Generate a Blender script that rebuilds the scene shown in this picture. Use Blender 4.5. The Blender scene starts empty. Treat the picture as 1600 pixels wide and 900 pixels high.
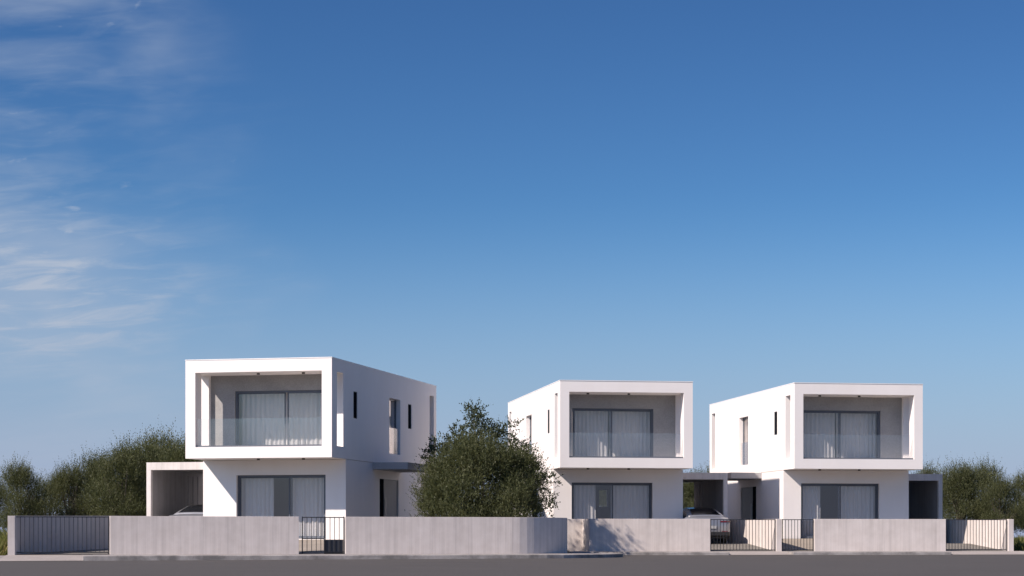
import bpy, bmesh, math, random
import numpy as np
from mathutils import Vector

S = bpy.context.scene
COL = S.collection
rnd = random.Random(7)
R = math.radians

# ------------------------------------------------------------------ camera
EYE = 0.70                      # eye height over the carriageway; most heights below are given from the eye
FPX = 3200.0                    # focal length in pixels of the 1600 px wide photograph
cam = bpy.data.cameras.new('camera'); camo = bpy.data.objects.new('camera', cam); COL.objects.link(camo)
camo.location = (0, 0, EYE); camo.rotation_euler = (R(90), 0, 0)
cam.sensor_width = 36; cam.lens = FPX / 1600 * 36; cam.shift_y = 390 / 1600
cam.clip_start = 0.5; cam.clip_end = 6000
S.camera = camo

# ------------------------------------------------------------------ sun, sky, exposure
SUN_AZ, SUN_EL = R(54.9), R(39.2)          # azimuth measured from straight behind the camera towards its left
sdir = Vector((-math.sin(SUN_AZ) * math.cos(SUN_EL), -math.cos(SUN_AZ) * math.cos(SUN_EL), math.sin(SUN_EL)))
sl = bpy.data.lights.new('sun', 'SUN'); so = bpy.data.objects.new('sun', sl); COL.objects.link(so)
sl.energy = 4.7; sl.angle = R(0.8); sl.color = (1.0, 0.87, 0.77)
so.rotation_euler = sdir.to_track_quat('Z', 'Y').to_euler(); so.location = (-40, -30, 60)

S.view_settings.view_transform = 'Standard'; S.view_settings.look = 'None'
S.view_settings.exposure = 0.55; S.view_settings.gamma = 1.0

W = bpy.data.worlds.new('World'); S.world = W; W.use_nodes = True
nt = W.node_tree; nt.nodes.clear()
def N(t, typ, **kw):
    n = t.nodes.new(typ)
    for k, v in kw.items():
        if k.startswith('i_'):
            n.inputs[k[2:].replace('_', ' ')].default_value = v
        else: setattr(n, k, v)
    return n
def math_node(t, op, a, b=None, c=None, clamp=False):
    n = t.nodes.new('ShaderNodeMath'); n.operation = op; n.use_clamp = clamp
    for i, v in enumerate((a, b, c)):
        if v is None: continue
        if isinstance(v, (int, float)): n.inputs[i].default_value = v
        else: t.links.new(v, n.inputs[i])
    return n.outputs[0]
def build_world():
    L = nt.links
    tc = N(nt, 'ShaderNodeTexCoord')
    sep = N(nt, 'ShaderNodeSeparateXYZ'); L.new(tc.outputs['Generated'], sep.inputs[0])
    zz = math_node(nt, 'ADD', math_node(nt, 'MULTIPLY', math_node(nt, 'MAXIMUM', sep.outputs[2], 0.0), 1.6), 0.02)
    comb = N(nt, 'ShaderNodeCombineXYZ'); L.new(sep.outputs[0], comb.inputs[0]); L.new(sep.outputs[1], comb.inputs[1]); L.new(zz, comb.inputs[2])
    nrm = N(nt, 'ShaderNodeVectorMath', operation='NORMALIZE'); L.new(comb.outputs[0], nrm.inputs[0])
    sky = N(nt, 'ShaderNodeTexSky', sky_type='NISHITA', sun_disc=False, sun_elevation=SUN_EL,
            sun_rotation=math.pi + SUN_AZ, altitude=0, air_density=1.5, dust_density=0.6, ozone_density=6.0)
    L.new(nrm.outputs[0], sky.inputs[0])
    gam = N(nt, 'ShaderNodeGamma'); gam.inputs[1].default_value = 1.7; L.new(sky.outputs[0], gam.inputs[0])
    sc = N(nt, 'ShaderNodeMixRGB', blend_type='MULTIPLY'); sc.inputs[0].default_value = 1; sc.inputs[2].default_value = (.278, .296, .296, 1)
    L.new(gam.outputs[0], sc.inputs[1])
    hz = N(nt, 'ShaderNodeMixRGB'); hz.inputs[2].default_value = (3.0, 3.55, 5.35, 1)     # pale air along the horizon
    L.new(sc.outputs[0], hz.inputs[1])
    # thin cirrus over the left of the view, carrying on outside it
    az = math_node(nt, 'ARCTAN2', sep.outputs[0], sep.outputs[1])
    el = math_node(nt, 'ARCSINE', sep.outputs[2])
    hm = N(nt, 'ShaderNodeMapRange', interpolation_type='SMOOTHSTEP'); hm.inputs['From Min'].default_value = .17; hm.inputs['From Max'].default_value = .0; hm.inputs['To Max'].default_value = .92
    L.new(el, hm.inputs['Value']); L.new(hm.outputs['Result'], hz.inputs[0])
    def noise(sx, sy, rot, detail, rough, off, dist=0.0):
        c = N(nt, 'ShaderNodeCombineXYZ')
        L.new(az, c.inputs[0]); L.new(el, c.inputs[1])
        m = N(nt, 'ShaderNodeMapping'); m.inputs['Rotation'].default_value = (0, 0, rot)
        L.new(c.outputs[0], m.inputs[0])
        m2 = N(nt, 'ShaderNodeMapping'); m2.inputs['Scale'].default_value = (sx, sy, 1); m2.inputs['Location'].default_value = off
        L.new(m.outputs[0], m2.inputs[0])
        n = N(nt, 'ShaderNodeTexNoise'); n.inputs['Scale'].default_value = 1; n.inputs['Detail'].default_value = detail
        n.inputs['Roughness'].default_value = rough; n.inputs['Distortion'].default_value = dist
        L.new(m2.outputs[0], n.inputs['Vector']); return n.outputs['Fac']
    def ss(v, a, b):
        n = N(nt, 'ShaderNodeMapRange', interpolation_type='SMOOTHSTEP')
        n.inputs['From Min'].default_value = a; n.inputs['From Max'].default_value = b
        L.new(v, n.inputs['Value']); return n.outputs['Result']
    wob = math_node(nt, 'MULTIPLY_ADD', noise(9, 14, 0, 3, .5, (5, 2, 0)), 0.16, -0.08)
    azw = math_node(nt, 'ADD', az, wob)
    region = math_node(nt, 'MULTIPLY', ss(azw, -0.100, -0.215), ss(az, -2.4, -1.6))
    streak = ss(noise(26, 150, -0.10, 6, .58, (3.1, 7.7, 0), .6), .40, .82)
    broad = ss(noise(10, 34, -0.06, 4, .5, (1.3, 4.2, 0), .4), .38, .70)
    low = math_node(nt, 'MULTIPLY', ss(el, .066, .098), ss(el, .180, .115))
    puff = ss(noise(60, 150, -0.2, 4, .5, (8.3, 1.2, 0), .3), .66, .82)
    a = math_node(nt, 'MULTIPLY', streak, math_node(nt, 'MULTIPLY_ADD', low, .66, .14))
    b = math_node(nt, 'MULTIPLY_ADD', broad, .30, math_node(nt, 'MULTIPLY', low, .34))
    d = math_node(nt, 'ADD', math_node(nt, 'ADD', a, b), math_node(nt, 'MULTIPLY', puff, .45))
    dens = math_node(nt, 'MULTIPLY', d, region, clamp=True)
    mix = N(nt, 'ShaderNodeMixRGB'); mix.inputs[2].default_value = (3.65, 4.25, 5.3, 1)
    L.new(dens, mix.inputs[0]); L.new(hz.outputs[0], mix.inputs[1])
    bg = N(nt, 'ShaderNodeBackground'); bg.inputs['Strength'].default_value = 0.08
    L.new(mix.outputs[0], bg.inputs['Color'])
    out = N(nt, 'ShaderNodeOutputWorld'); L.new(bg.outputs[0], out.inputs[0])
build_world()

# ------------------------------------------------------------------ materials
def new_mat(name):
    m = bpy.data.materials.new(name); m.use_nodes = True
    t = m.node_tree; b = t.nodes['Principled BSDF']; return m, t, b
def coords(t, scale, kind='Object', rot=(0, 0, 0)):
    tc = t.nodes.new('ShaderNodeTexCoord'); mp = t.nodes.new('ShaderNodeMapping')
    mp.inputs['Scale'].default_value = scale; mp.inputs['Rotation'].default_value = rot
    t.links.new(tc.outputs[kind], mp.inputs[0]); return mp.outputs[0]
def geo_coords(t, scale):
    g = t.nodes.new('ShaderNodeNewGeometry'); mp = t.nodes.new('ShaderNodeMapping')
    mp.inputs['Scale'].default_value = scale
    t.links.new(g.outputs['Position'], mp.inputs[0]); return mp.outputs[0]
def tnoise(t, vec, scale, detail=4, rough=.55, dist=0):
    n = t.nodes.new('ShaderNodeTexNoise'); n.inputs['Scale'].default_value = scale; n.inputs['Detail'].default_value = detail
    n.inputs['Roughness'].default_value = rough; n.inputs['Distortion'].default_value = dist
    t.links.new(vec, n.inputs['Vector']); return n.outputs['Fac']
def ramp(t, fac, stops):
    r = t.nodes.new('ShaderNodeValToRGB')
    while len(r.color_ramp.elements) < len(stops): r.color_ramp.elements.new(.5)
    for e, (p, c) in zip(r.color_ramp.elements, stops):
        e.position = p; e.color = (*c, 1) if len(c) == 3 else c
    t.links.new(fac, r.inputs[0]); return r.outputs[0]
def mul(t, a, b, fac=1.0, mode='MULTIPLY'):
    m = t.nodes.new('ShaderNodeMixRGB'); m.blend_type = mode; m.inputs[0].default_value = fac
    for i, v in ((1, a), (2, b)):
        if isinstance(v, tuple): m.inputs[i].default_value = (*v, 1)
        else: t.links.new(v, m.inputs[i])
    return m.outputs[0]
def bump(t, b, h, strength, dist):
    n = t.nodes.new('ShaderNodeBump'); n.inputs['Strength'].default_value = strength; n.inputs['Distance'].default_value = dist
    t.links.new(h, n.inputs['Height']); t.links.new(n.outputs[0], b.inputs['Normal'])

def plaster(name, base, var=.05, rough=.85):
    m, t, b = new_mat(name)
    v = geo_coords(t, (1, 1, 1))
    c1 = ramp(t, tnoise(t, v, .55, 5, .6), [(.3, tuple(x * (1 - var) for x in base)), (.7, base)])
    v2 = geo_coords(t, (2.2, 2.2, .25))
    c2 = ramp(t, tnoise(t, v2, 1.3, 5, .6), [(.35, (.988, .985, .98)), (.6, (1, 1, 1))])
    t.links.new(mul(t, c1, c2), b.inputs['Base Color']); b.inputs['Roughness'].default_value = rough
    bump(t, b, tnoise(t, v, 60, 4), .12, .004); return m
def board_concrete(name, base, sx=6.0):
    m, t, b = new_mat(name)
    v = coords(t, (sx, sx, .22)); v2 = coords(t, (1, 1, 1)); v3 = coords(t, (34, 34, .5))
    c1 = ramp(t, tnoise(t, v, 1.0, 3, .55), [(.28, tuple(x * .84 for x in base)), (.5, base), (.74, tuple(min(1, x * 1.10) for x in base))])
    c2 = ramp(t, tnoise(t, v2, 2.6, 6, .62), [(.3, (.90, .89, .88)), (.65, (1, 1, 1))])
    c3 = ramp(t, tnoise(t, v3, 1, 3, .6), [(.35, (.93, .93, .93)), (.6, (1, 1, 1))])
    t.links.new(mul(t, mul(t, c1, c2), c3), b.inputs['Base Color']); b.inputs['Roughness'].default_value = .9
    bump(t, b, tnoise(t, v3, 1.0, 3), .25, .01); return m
def mottled(name, base, scale=1.2, lo=.75, hi=1.15, rough=.9, bs=40, bstr=.3, bd=.01, con=.22):
    m, t, b = new_mat(name)
    v = geo_coords(t, (1, 1, 1))
    c1 = ramp(t, tnoise(t, v, scale, 7, .62), [(.5 - con, tuple(x * lo for x in base)), (.5 + con, tuple(min(1, x * hi) for x in base))])
    c2 = ramp(t, tnoise(t, v, scale * 23, 3, .6), [(.3, (.82, .82, .82)), (.7, (1, 1, 1))])
    t.links.new(mul(t, c1, c2), b.inputs['Base Color']); b.inputs['Roughness'].default_value = rough
    bump(t, b, tnoise(t, v, bs, 4), bstr, bd); return m
def simple(name, col, rough=.5, metal=0.0, coat=0.0, noise=.08, spec=.5):
    m, t, b = new_mat(name)
    v = coords(t, (1, 1, 1))
    c = ramp(t, tnoise(t, v, 6, 4), [(.3, tuple(x * (1 - noise) for x in col)), (.7, col)])
    t.links.new(c, b.inputs['Base Color']); b.inputs['Roughness'].default_value = rough
    b.inputs['Specular IOR Level'].default_value = spec
    b.inputs['Metallic'].default_value = metal; b.inputs['Coat Weight'].default_value = coat
    return m
def glass(name, tint, ior):
    m = bpy.data.materials.new(name); m.use_nodes = True; t = m.node_tree; t.nodes.clear()
    tr = t.nodes.new('ShaderNodeBsdfTransparent'); tr.inputs[0].default_value = (*tint, 1)
    gl = t.nodes.new('ShaderNodeBsdfGlossy'); gl.inputs['Roughness'].default_value = .02; gl.inputs[0].default_value = (1, .94, .91, 1)
    v = geo_coords(t, (.6, .6, .6)); bm = t.nodes.new('ShaderNodeBump'); bm.inputs['Strength'].default_value = .03; bm.inputs['Distance'].default_value = .02
    t.links.new(tnoise(t, v, 1.2, 2), bm.inputs['Height']); t.links.new(bm.outputs[0], gl.inputs['Normal'])
    lw = t.nodes.new('ShaderNodeLayerWeight'); lw.inputs['Blend'].default_value = .5
    mx = t.nodes.new('ShaderNodeMixShader')
    f = math_node(t, 'MULTIPLY_ADD', math_node(t, 'POWER', lw.outputs['Facing'], 5.0), .9, ior, clamp=True)
    t.links.new(f, mx.inputs[0]); t.links.new(tr.outputs[0], mx.inputs[1]); t.links.new(gl.outputs[0], mx.inputs[2])
    o = t.nodes.new('ShaderNodeOutputMaterial'); t.links.new(mx.outputs[0], o.inputs[0]); return m
def cloth(name, col):
    m = bpy.data.materials.new(name); m.use_nodes = True; t = m.node_tree; t.nodes.clear()
    d = t.nodes.new('ShaderNodeBsdfDiffuse'); d.inputs[0].default_value = (*col, 1)
    tr = t.nodes.new('ShaderNodeBsdfTranslucent'); tr.inputs[0].default_value = (*col, 1)
    v = coords(t, (90, 90, 90)); c = ramp(t, tnoise(t, v, 1, 2), [(.3, tuple(x * .93 for x in col)), (.7, col)])
    t.links.new(c, d.inputs[0])
    mx = t.nodes.new('ShaderNodeMixShader'); mx.inputs[0].default_value = .3
    t.links.new(d.outputs[0], mx.inputs[1]); t.links.new(tr.outputs[0], mx.inputs[2])
    o = t.nodes.new('ShaderNodeOutputMaterial'); t.links.new(mx.outputs[0], o.inputs[0]); return m
def leaf_mat(name, dark, light, warm):
    m = bpy.data.materials.new(name); m.use_nodes = True; t = m.node_tree; t.nodes.clear()
    at = t.nodes.new('ShaderNodeAttribute'); at.attribute_name = 'tint'
    c = ramp(t, at.outputs['Fac'], [(0, dark), (.6, light), (1, warm)])
    d = t.nodes.new('ShaderNodeBsdfDiffuse'); tr = t.nodes.new('ShaderNodeBsdfTranslucent')
    gl = t.nodes.new('ShaderNodeBsdfGlossy'); gl.inputs['Roughness'].default_value = .45; gl.inputs[0].default_value = (.6, .6, .6, 1)
    t.links.new(c, d.inputs[0]); t.links.new(mul(t, c, (1.0, 1.0, .72)), tr.inputs[0])
    mx = t.nodes.new('ShaderNodeMixShader'); mx.inputs[0].default_value = .38
    t.links.new(d.outputs[0], mx.inputs[1]); t.links.new(tr.outputs[0], mx.inputs[2])
    m2 = t.nodes.new('ShaderNodeMixShader'); m2.inputs[0].default_value = .015
    t.links.new(mx.outputs[0], m2.inputs[1]); t.links.new(gl.outputs[0], m2.inputs[2])
    o = t.nodes.new('ShaderNodeOutputMaterial'); t.links.new(m2.outputs[0], o.inputs[0]); return m

M = {}
M['white'] = plaster('white_plaster', (.83, .79, .765))
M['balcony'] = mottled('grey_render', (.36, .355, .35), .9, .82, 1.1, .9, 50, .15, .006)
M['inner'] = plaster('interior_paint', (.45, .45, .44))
M['floor'] = mottled('floor_tile', (.30, .28, .26), 2)
M['concrete'] = board_concrete('board_marked_concrete', (.645, .588, .556))
M['carport'] = board_concrete('carport_concrete', (.66, .62, .60), 3)
M['carport_grey'] = board_concrete('grey_carport_concrete', (.30, .285, .285), 3)  # darker grey than beam and pier, for the carport roof and side wall
M['canopy'] = mottled('canopy_concrete', (.46, .45, .455), 1.4, .88, 1.06)
M['coping'] = simple('coping_metal', (.76, .755, .75), .5)
M['frame'] = simple('anthracite_aluminium', (.105, .118, .142), .45)
M['dark'] = simple('dark_glazing_panel', (.010, .011, .014), .6, spec=0)
M['door'] = simple('grey_door', (.25, .262, .275), .6, spec=.15)
M['glass'] = glass('window_glass', (.955, .96, .965), .062)
M['balu'] = glass('balustrade_glass', (.97, .972, .975), .078)
M['curtain'] = cloth('white_curtain', (.84, .82, .81))
M['bar'] = simple('painted_steel', (.030, .032, .038), .5, .3)
M['slate'] = simple('slate_panel', (.035, .038, .048), .6)
M['asphalt'] = mottled('asphalt', (.068, .061, .056), .35, .90, 1.08, .92, 90, .5, .008)
M['pave'] = mottled('pavement_concrete', (.33, .305, .29), .8, .62, 1.12)
M['kerb'] = mottled('kerb_concrete', (.37, .345, .33), 1.3, .52, 1.10, con=.11)
M['apron'] = mottled('apron_concrete', (.36, .325, .305), .7, .86, 1.08)
M['yard'] = mottled('yard_gravel', (.20, .185, .165), .9, .75, 1.1, .95, 30, .6, .03)
M['path'] = mottled('path_paving', (.33, .285, .235), 1.2, .85, 1.1)
M['earth'] = mottled('dry_earth', (.16, .14, .085), .3, .65, 1.2, .95, 8, .5, .08)
M['bark'] = mottled('bark', (.10, .085, .07), 4, .6, 1.2, .95, 25, .7, .03)
M['leaf'] = leaf_mat('olive_leaf', (.055, .070, .042), (.085, .102, .060), (.115, .130, .078))
M['leaf2'] = leaf_mat('shrub_leaf', (.070, .083, .038), (.108, .118, .056), (.138, .140, .072))
M['grass'] = leaf_mat('dry_grass', (.06, .075, .02), (.16, .17, .055), (.30, .26, .12))
M['paint'] = simple('silver_car_paint', (.27, .28, .31), .32, .45, .5, .01)
M['blackgloss'] = simple('gloss_black', (.010, .010, .012), .12)
M['plastic'] = simple('black_plastic', (.018, .018, .020), .6)
M['rubber'] = simple('tyre_rubber', (.022, .022, .022), .85)
M['rim'] = simple('alloy', (.45, .45, .46), .3, .9)
M['red'] = simple('red_lens', (.15, .010, .018), .15, 0, .5)
M['carglass'] = simple('tinted_car_glass', (.012, .014, .018), .06, 0, .5)
M['plate'] = simple('plate_plastic', (.42, .42, .41), .5)
M['lampd'] = simple('downlight_metal', (.03, .03, .03), .5)

# ------------------------------------------------------------------ mesh helpers
def box(bm, x0, x1, y0, y1, z0, z1):
    x0, x1 = sorted((x0, x1)); y0, y1 = sorted((y0, y1)); z0, z1 = sorted((z0, z1))
    v = [bm.verts.new(p) for p in ((x0, y0, z0), (x1, y0, z0), (x1, y1, z0), (x0, y1, z0), (x0, y0, z1), (x1, y0, z1), (x1, y1, z1), (x0, y1, z1))]
    for f in ((0, 3, 2, 1), (4, 5, 6, 7), (0, 1, 5, 4), (1, 2, 6, 5), (2, 3, 7, 6), (3, 0, 4, 7)):
        bm.faces.new([v[i] for i in f])
def holed(bm, a0, a1, b0, b1, holes, c0, c1, put):
    """slab over (a,b) of thickness c0..c1 with rectangular holes; put(a,b,c)->xyz"""
    A = sorted({a0, a1, *[min(max(q, a0), a1) for h in holes for q in h[:2]]})
    B = sorted({b0, b1, *[min(max(q, b0), b1) for h in holes for q in h[2:]]})
    solid = {}
    for i in range(len(A) - 1):
        for j in range(len(B) - 1):
            ca, cb = (A[i] + A[i + 1]) / 2, (B[j] + B[j + 1]) / 2
            solid[i, j] = not any(h[0] < ca < h[1] and h[2] < cb < h[3] for h in holes)
    vc = {}
    def V(i, j, k):
        if (i, j, k) not in vc: vc[i, j, k] = bm.verts.new(put(A[i], B[j], (c0, c1)[k]))
        return vc[i, j, k]
    for (i, j), s in solid.items():
        if not s: continue
        for k in (0, 1): bm.faces.new([V(i, j, k), V(i + 1, j, k), V(i + 1, j + 1, k), V(i, j + 1, k)])
        for di, dj, e in ((-1, 0, ((i, j), (i, j + 1))), (1, 0, ((i + 1, j), (i + 1, j + 1))), (0, -1, ((i, j), (i + 1, j))), (0, 1, ((i, j + 1), (i + 1, j + 1)))):
            if not solid.get((i + di, j + dj), False):
                (p, q), (r, s2) = e
                bm.faces.new([V(p, q, 0), V(r, s2, 0), V(r, s2, 1), V(p, q, 1)])
def cyl(bm, c, r, h, axis='z', n=20, r2=None):
    r2 = r if r2 is None else r2
    rings = []
    for k, rr in ((0, r), (1, r2)):
        ring = []
        for i in range(n):
            a = 2 * math.pi * i / n; p, q, s = rr * math.cos(a), rr * math.sin(a), h * k
            ring.append(bm.verts.new({'z': (c[0] + p, c[1] + q, c[2] + s), 'x': (c[0] + s, c[1] + p, c[2] + q), 'y': (c[0] + p, c[1] + s, c[2] + q)}[axis]))
        rings.append(ring)
    for i in range(n):
        bm.faces.new([rings[0][i], rings[0][(i + 1) % n], rings[1][(i + 1) % n], rings[1][i]])
    bm.faces.new(rings[0]); bm.faces.new(rings[1])
def done(name, bm, mat, parent=None, smooth=False, bevel=0.0):
    bmesh.ops.recalc_face_normals(bm, faces=bm.faces)
    me = bpy.data.meshes.new(name); bm.to_mesh(me); bm.free()
    o = bpy.data.objects.new(name, me); COL.objects.link(o); me.materials.append(mat)
    if smooth: me.polygons.foreach_set('use_smooth', [True] * len(me.polygons))
    if parent: o.parent = parent
    if bevel:
        b = o.modifiers.new('edge', 'BEVEL'); b.width = bevel; b.segments = 2; b.limit_method = 'ANGLE'
    return o
def tag(o, label, cat, group=None):
    o['label'] = label; o['category'] = cat
    if group: o['group'] = group
    return o
def thing(name, label, cat, loc, rz=0, group=None):
    o = bpy.data.objects.new(name, None); COL.objects.link(o); o.empty_display_size = .3
    o.location = loc; o.rotation_euler = (0, 0, rz); return tag(o, label, cat, group)
def structure(o):
    o['kind'] = 'structure'; o.location.z += EYE; return o
def copy_tree(o, parent=None):
    c = o.copy(); COL.objects.link(c)
    if parent: c.parent = parent
    for ch in o.children: copy_tree(ch, c)
    return c

# ------------------------------------------------------------------ the site: street lines
# front lines of the two rows of garden walls (X to the right, Y away from the camera)
def wall1_y(x): return 67.6 + .303 * x
WR0, WRS = 78.4 - .152 * 2.25, .152
def wall2_y(x): return WR0 + WRS * x
def on_line(px, a, b, off=0):
    """where the ray of a photograph column meets the line Y = a + b X (shifted back by off)"""
    k = (px - 800) / FPX; y = (a + off) / (1 - b * k); return k * y, y
T1 = Vector((1, .303, 0)).normalized(); N1 = Vector((-T1.y, T1.x, 0))       # along wall 1, and inward
T2 = Vector((1, .152, 0)).normalized(); N2 = Vector((-T2.y, T2.x, 0))
RC = 2.67                                                               # radius of the rounded wall corner
P1 = Vector((*on_line(800, 67.6, .303), 0))                                # where the curve starts
CC = P1 + N1 * RC
def arc(r, n, a_end):
    a0 = math.atan2(-N1.y, -N1.x)
    return [CC + Vector((math.cos(a0 + a_end * i / n), math.sin(a0 + a_end * i / n), 0)) * r for i in range(n + 1)]
PAVE_W = 1.9
Z_PAVE = -.53
def road_z(x): return -.665 - .04 * min(1, max(0, (3 - x) / 18))

def strip(name, A, B, za, zb, mat, thick=None):
    """sheet between two polylines"""
    bm = bmesh.new(); n = len(A)
    fa = za if callable(za) else (lambda p: za); fb = zb if callable(zb) else (lambda p: zb)
    va = [bm.verts.new((p.x, p.y, fa(p))) for p in A]; vb = [bm.verts.new((p.x, p.y, fb(p))) for p in B]
    for i in range(n - 1): bm.faces.new([va[i], va[i + 1], vb[i + 1], vb[i]])
    bmesh.ops.recalc_face_normals(bm, faces=bm.faces)
    if sum(f.normal.z for f in bm.faces) < 0:
        for f in bm.faces: f.normal_flip()
    me = bpy.data.meshes.new(name); bm.to_mesh(me); bm.free()
    o = bpy.data.objects.new(name, me); COL.objects.link(o); me.materials.append(mat); return structure(o)

def sub(a, b, n): return [a.lerp(b, i / n) for i in range(n + 1)]

def build_ground():
    # open ground: one sheet to the horizon, dipping under the road and rising behind the walls
    def front(x):
        if x < 3: return wall1_y(max(x, -60)) - 1.5
        return wall2_y(min(x, 80)) - .6
    xs = [-3000, -800, -200, -90, -50, -35, -28] + [-24 + i * 1.0 for i in range(56)] + [36, 50, 90, 200, 800, 3000]
    ts = [(-900, -1.3), (-300, -1.3), (-100, -1.1), (-2.5, -1.05), (-.2, -.95), (0, -.68), (1.0, -.63), (4, -.60), (10, -.50), (20, -.38), (36, -.22), (60, -.18), (120, -.2), (400, -.3), (1500, -.4), (5000, -.4)]
    bm = bmesh.new(); g = []
    for t, z in ts:
        g.append([bm.verts.new((x, front(x) + t, z + (rnd.uniform(-.03, .03) if 4 < t < 100 else 0))) for x in xs])
    for i in range(len(ts) - 1):
        for j in range(len(xs) - 1): bm.faces.new([g[i][j], g[i][j + 1], g[i + 1][j + 1], g[i + 1][j]])
    structure(done('ground', bm, M['earth'], smooth=True))
    # carriageway
    bm = bmesh.new(); xs = [-400, -120, -60, -30] + [-24 + 2 * i for i in range(25)] + [40, 80, 200, 400]
    rows = []
    for x in xs:
        yf = (wall1_y(max(x, -60)) - PAVE_W + .3) if x < -1 else (wall2_y(min(x, 80)) - 1.0)
        if -1 <= x < 4: yf = wall2_y(x) - 1.0
        rows.append([bm.verts.new((x, y, road_z(x))) for y in (-200, 0, 20, 40, 55, yf)])
    for a, b in zip(rows, rows[1:]):
        for j in range(5): bm.faces.new([a[j], b[j], b[j + 1], a[j + 1]])
    structure(done('road', bm, M['asphalt']))
    # pavement and kerb of the left plot, with the dropped crossing at its driveway
    KW = .16
    wl = lambda s: Vector((s, wall1_y(s), 0))
    sec = math.sqrt(1 + .303 ** 2)
    lp = lambda px, off: Vector((*on_line(px, 67.6, .303, -off * sec), 0))          # photograph column on a line in front of the wall
    k = lambda s, off: wl(s) - N1 * off
    I0, E0, O0 = lp(146, 0), lp(131, PAVE_W - KW), lp(129, PAVE_W)
    inner = sub(I0, P1, 10) + arc(RC, 14, 1.9)[1:]
    edge = sub(E0, P1 - N1 * (PAVE_W - KW), 10) + arc(RC + PAVE_W - KW, 14, 1.9)[1:]
    out = sub(O0, P1 - N1 * PAVE_W, 10) + arc(RC + PAVE_W, 14, 1.9)[1:]
    def skirt(name, pts, zs, mat):
        bm = bmesh.new(); a = [bm.verts.new((p.x, p.y, z)) for p, z in zip(pts, zs)]; b = [bm.verts.new((p.x, p.y, road_z(p.x) - .05)) for p in pts]
        for i in range(len(pts) - 1): bm.faces.new([a[i], a[i + 1], b[i + 1], b[i]])
        structure(done(name, bm, mat))
    strip('pavement', edge, inner, -.545, Z_PAVE, M['pave'])
    skirt('pavement_edge', [E0, I0], [-.545, Z_PAVE], M['kerb'])
    def kerb(name, E, O, ztop=-.541):
        bm = bmesh.new(); n = len(E)
        a = [bm.verts.new((p.x, p.y, ztop)) for p in E]; b = [bm.verts.new((p.x, p.y, ztop - .006)) for p in O]
        c = [bm.verts.new((p.x, p.y, road_z(p.x) - .05)) for p in O]
        e = [bm.verts.new((p.x, p.y, road_z(p.x) - .05)) for p in E]
        for i in range(n - 1):
            for u, v in ((a, b), (b, c), (c, e), (e, a)): bm.faces.new([u[i], u[i + 1], v[i + 1], v[i]])
        for i in (0, n - 1): bm.faces.new([a[i], b[i], c[i], e[i]])
        return structure(done(name, bm, M['kerb'], bevel=.02))
    kerb('kerb', edge, out)
    A0, A1 = lp(10, 0), lp(-6, PAVE_W + .02)
    strip('driveway_apron', [A1, lp(131, PAVE_W + .02)], [A0, lp(147, -.02)], lambda p: road_z(p.x) + .008, Z_PAVE - .004, M['apron'])
    L0 = -45
    strip('pavement', [k(L0, PAVE_W), A1 + N1 * .02], [wl(L0), A0], lambda p: road_z(p.x) + .008, Z_PAVE - .02, M['pave'])
    # right-hand pavement
    PW = 1.15
    w2 = lambda s: Vector((s, wall2_y(s), 0)); k2 = lambda s, o: w2(s) - N2 * o
    crossings = []
    for a, b in ((1128, 1226), (1470, 1590)):
        crossings.append((on_line(a, WR0, WRS)[0], on_line(b, WR0, WRS)[0]))
    x = .8
    for a, b in crossings + [(60, 60)]:
        strip('pavement', sub(k2(x, PW - KW), k2(a, PW - KW), 6), sub(w2(x), w2(a), 6), -.548, Z_PAVE, M['pave'])
        kerb('kerb', sub(k2(x, PW - KW), k2(a, PW - KW), 6), sub(k2(x, PW), k2(a, PW), 6), -.545)
        skirt('pavement_edge', [k2(a - .002, PW - KW), w2(a - .002)], [-.548, Z_PAVE], M['kerb']); skirt('pavement_edge', [k2(x + .002, PW - KW), w2(x + .002)], [-.548, Z_PAVE], M['kerb'])
        if b > a: strip('driveway_apron', sub(k2(a, PW + .02), k2(b, PW + .02), 3), sub(w2(a), w2(b), 3), lambda p: road_z(p.x) + .008, Z_PAVE, M['apron'])
        x = b
    strip('pavement', sub(w2(.8), w2(4), 3), sub(k2(.8, -2.2), k2(4, -2.2), 3), Z_PAVE, Z_PAVE + .01, M['pave'])
    # yards behind the walls
    def yard(name, x0, x1, f, prof, n=20):
        bm = bmesh.new(); g = []
        for t, z in prof:
            g.append([bm.verts.new((x0 + (x1 - x0) * i / n, f(x0 + (x1 - x0) * i / n) + t, z)) for i in range(n + 1)])
        for i in range(len(prof) - 1):
            for j in range(n): bm.faces.new([g[i][j], g[i][j + 1], g[i + 1][j + 1], g[i + 1][j]])
        structure(done(name, bm, M['yard'], smooth=True))
    yard('yard', on_line(16, 67.6, .303)[0], P1.x, wall1_y, [(.04, -.520), (3, -.44), (8, -.34), (14, -.30), (30, -.25)])
    bm = bmesh.new(); q = arc(RC - .1, 10, 1.55)
    ctr = bm.verts.new((P1.x, 90, -.28)); vs = [bm.verts.new((p.x, p.y, -.515)) for p in q] + [bm.verts.new((q[-1].x, 90, -.28))]
    for a, b in zip(vs, vs[1:]): bm.faces.new([ctr, a, b])
    structure(done('yard', bm, M['yard']))
    yard('yard', on_line(922, WR0, WRS)[0], on_line(1583, WR0, WRS)[0], wall2_y, [(.04, -.538), (4.2, -.250), (9, -.225), (30, -.2)])
build_ground()

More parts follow.
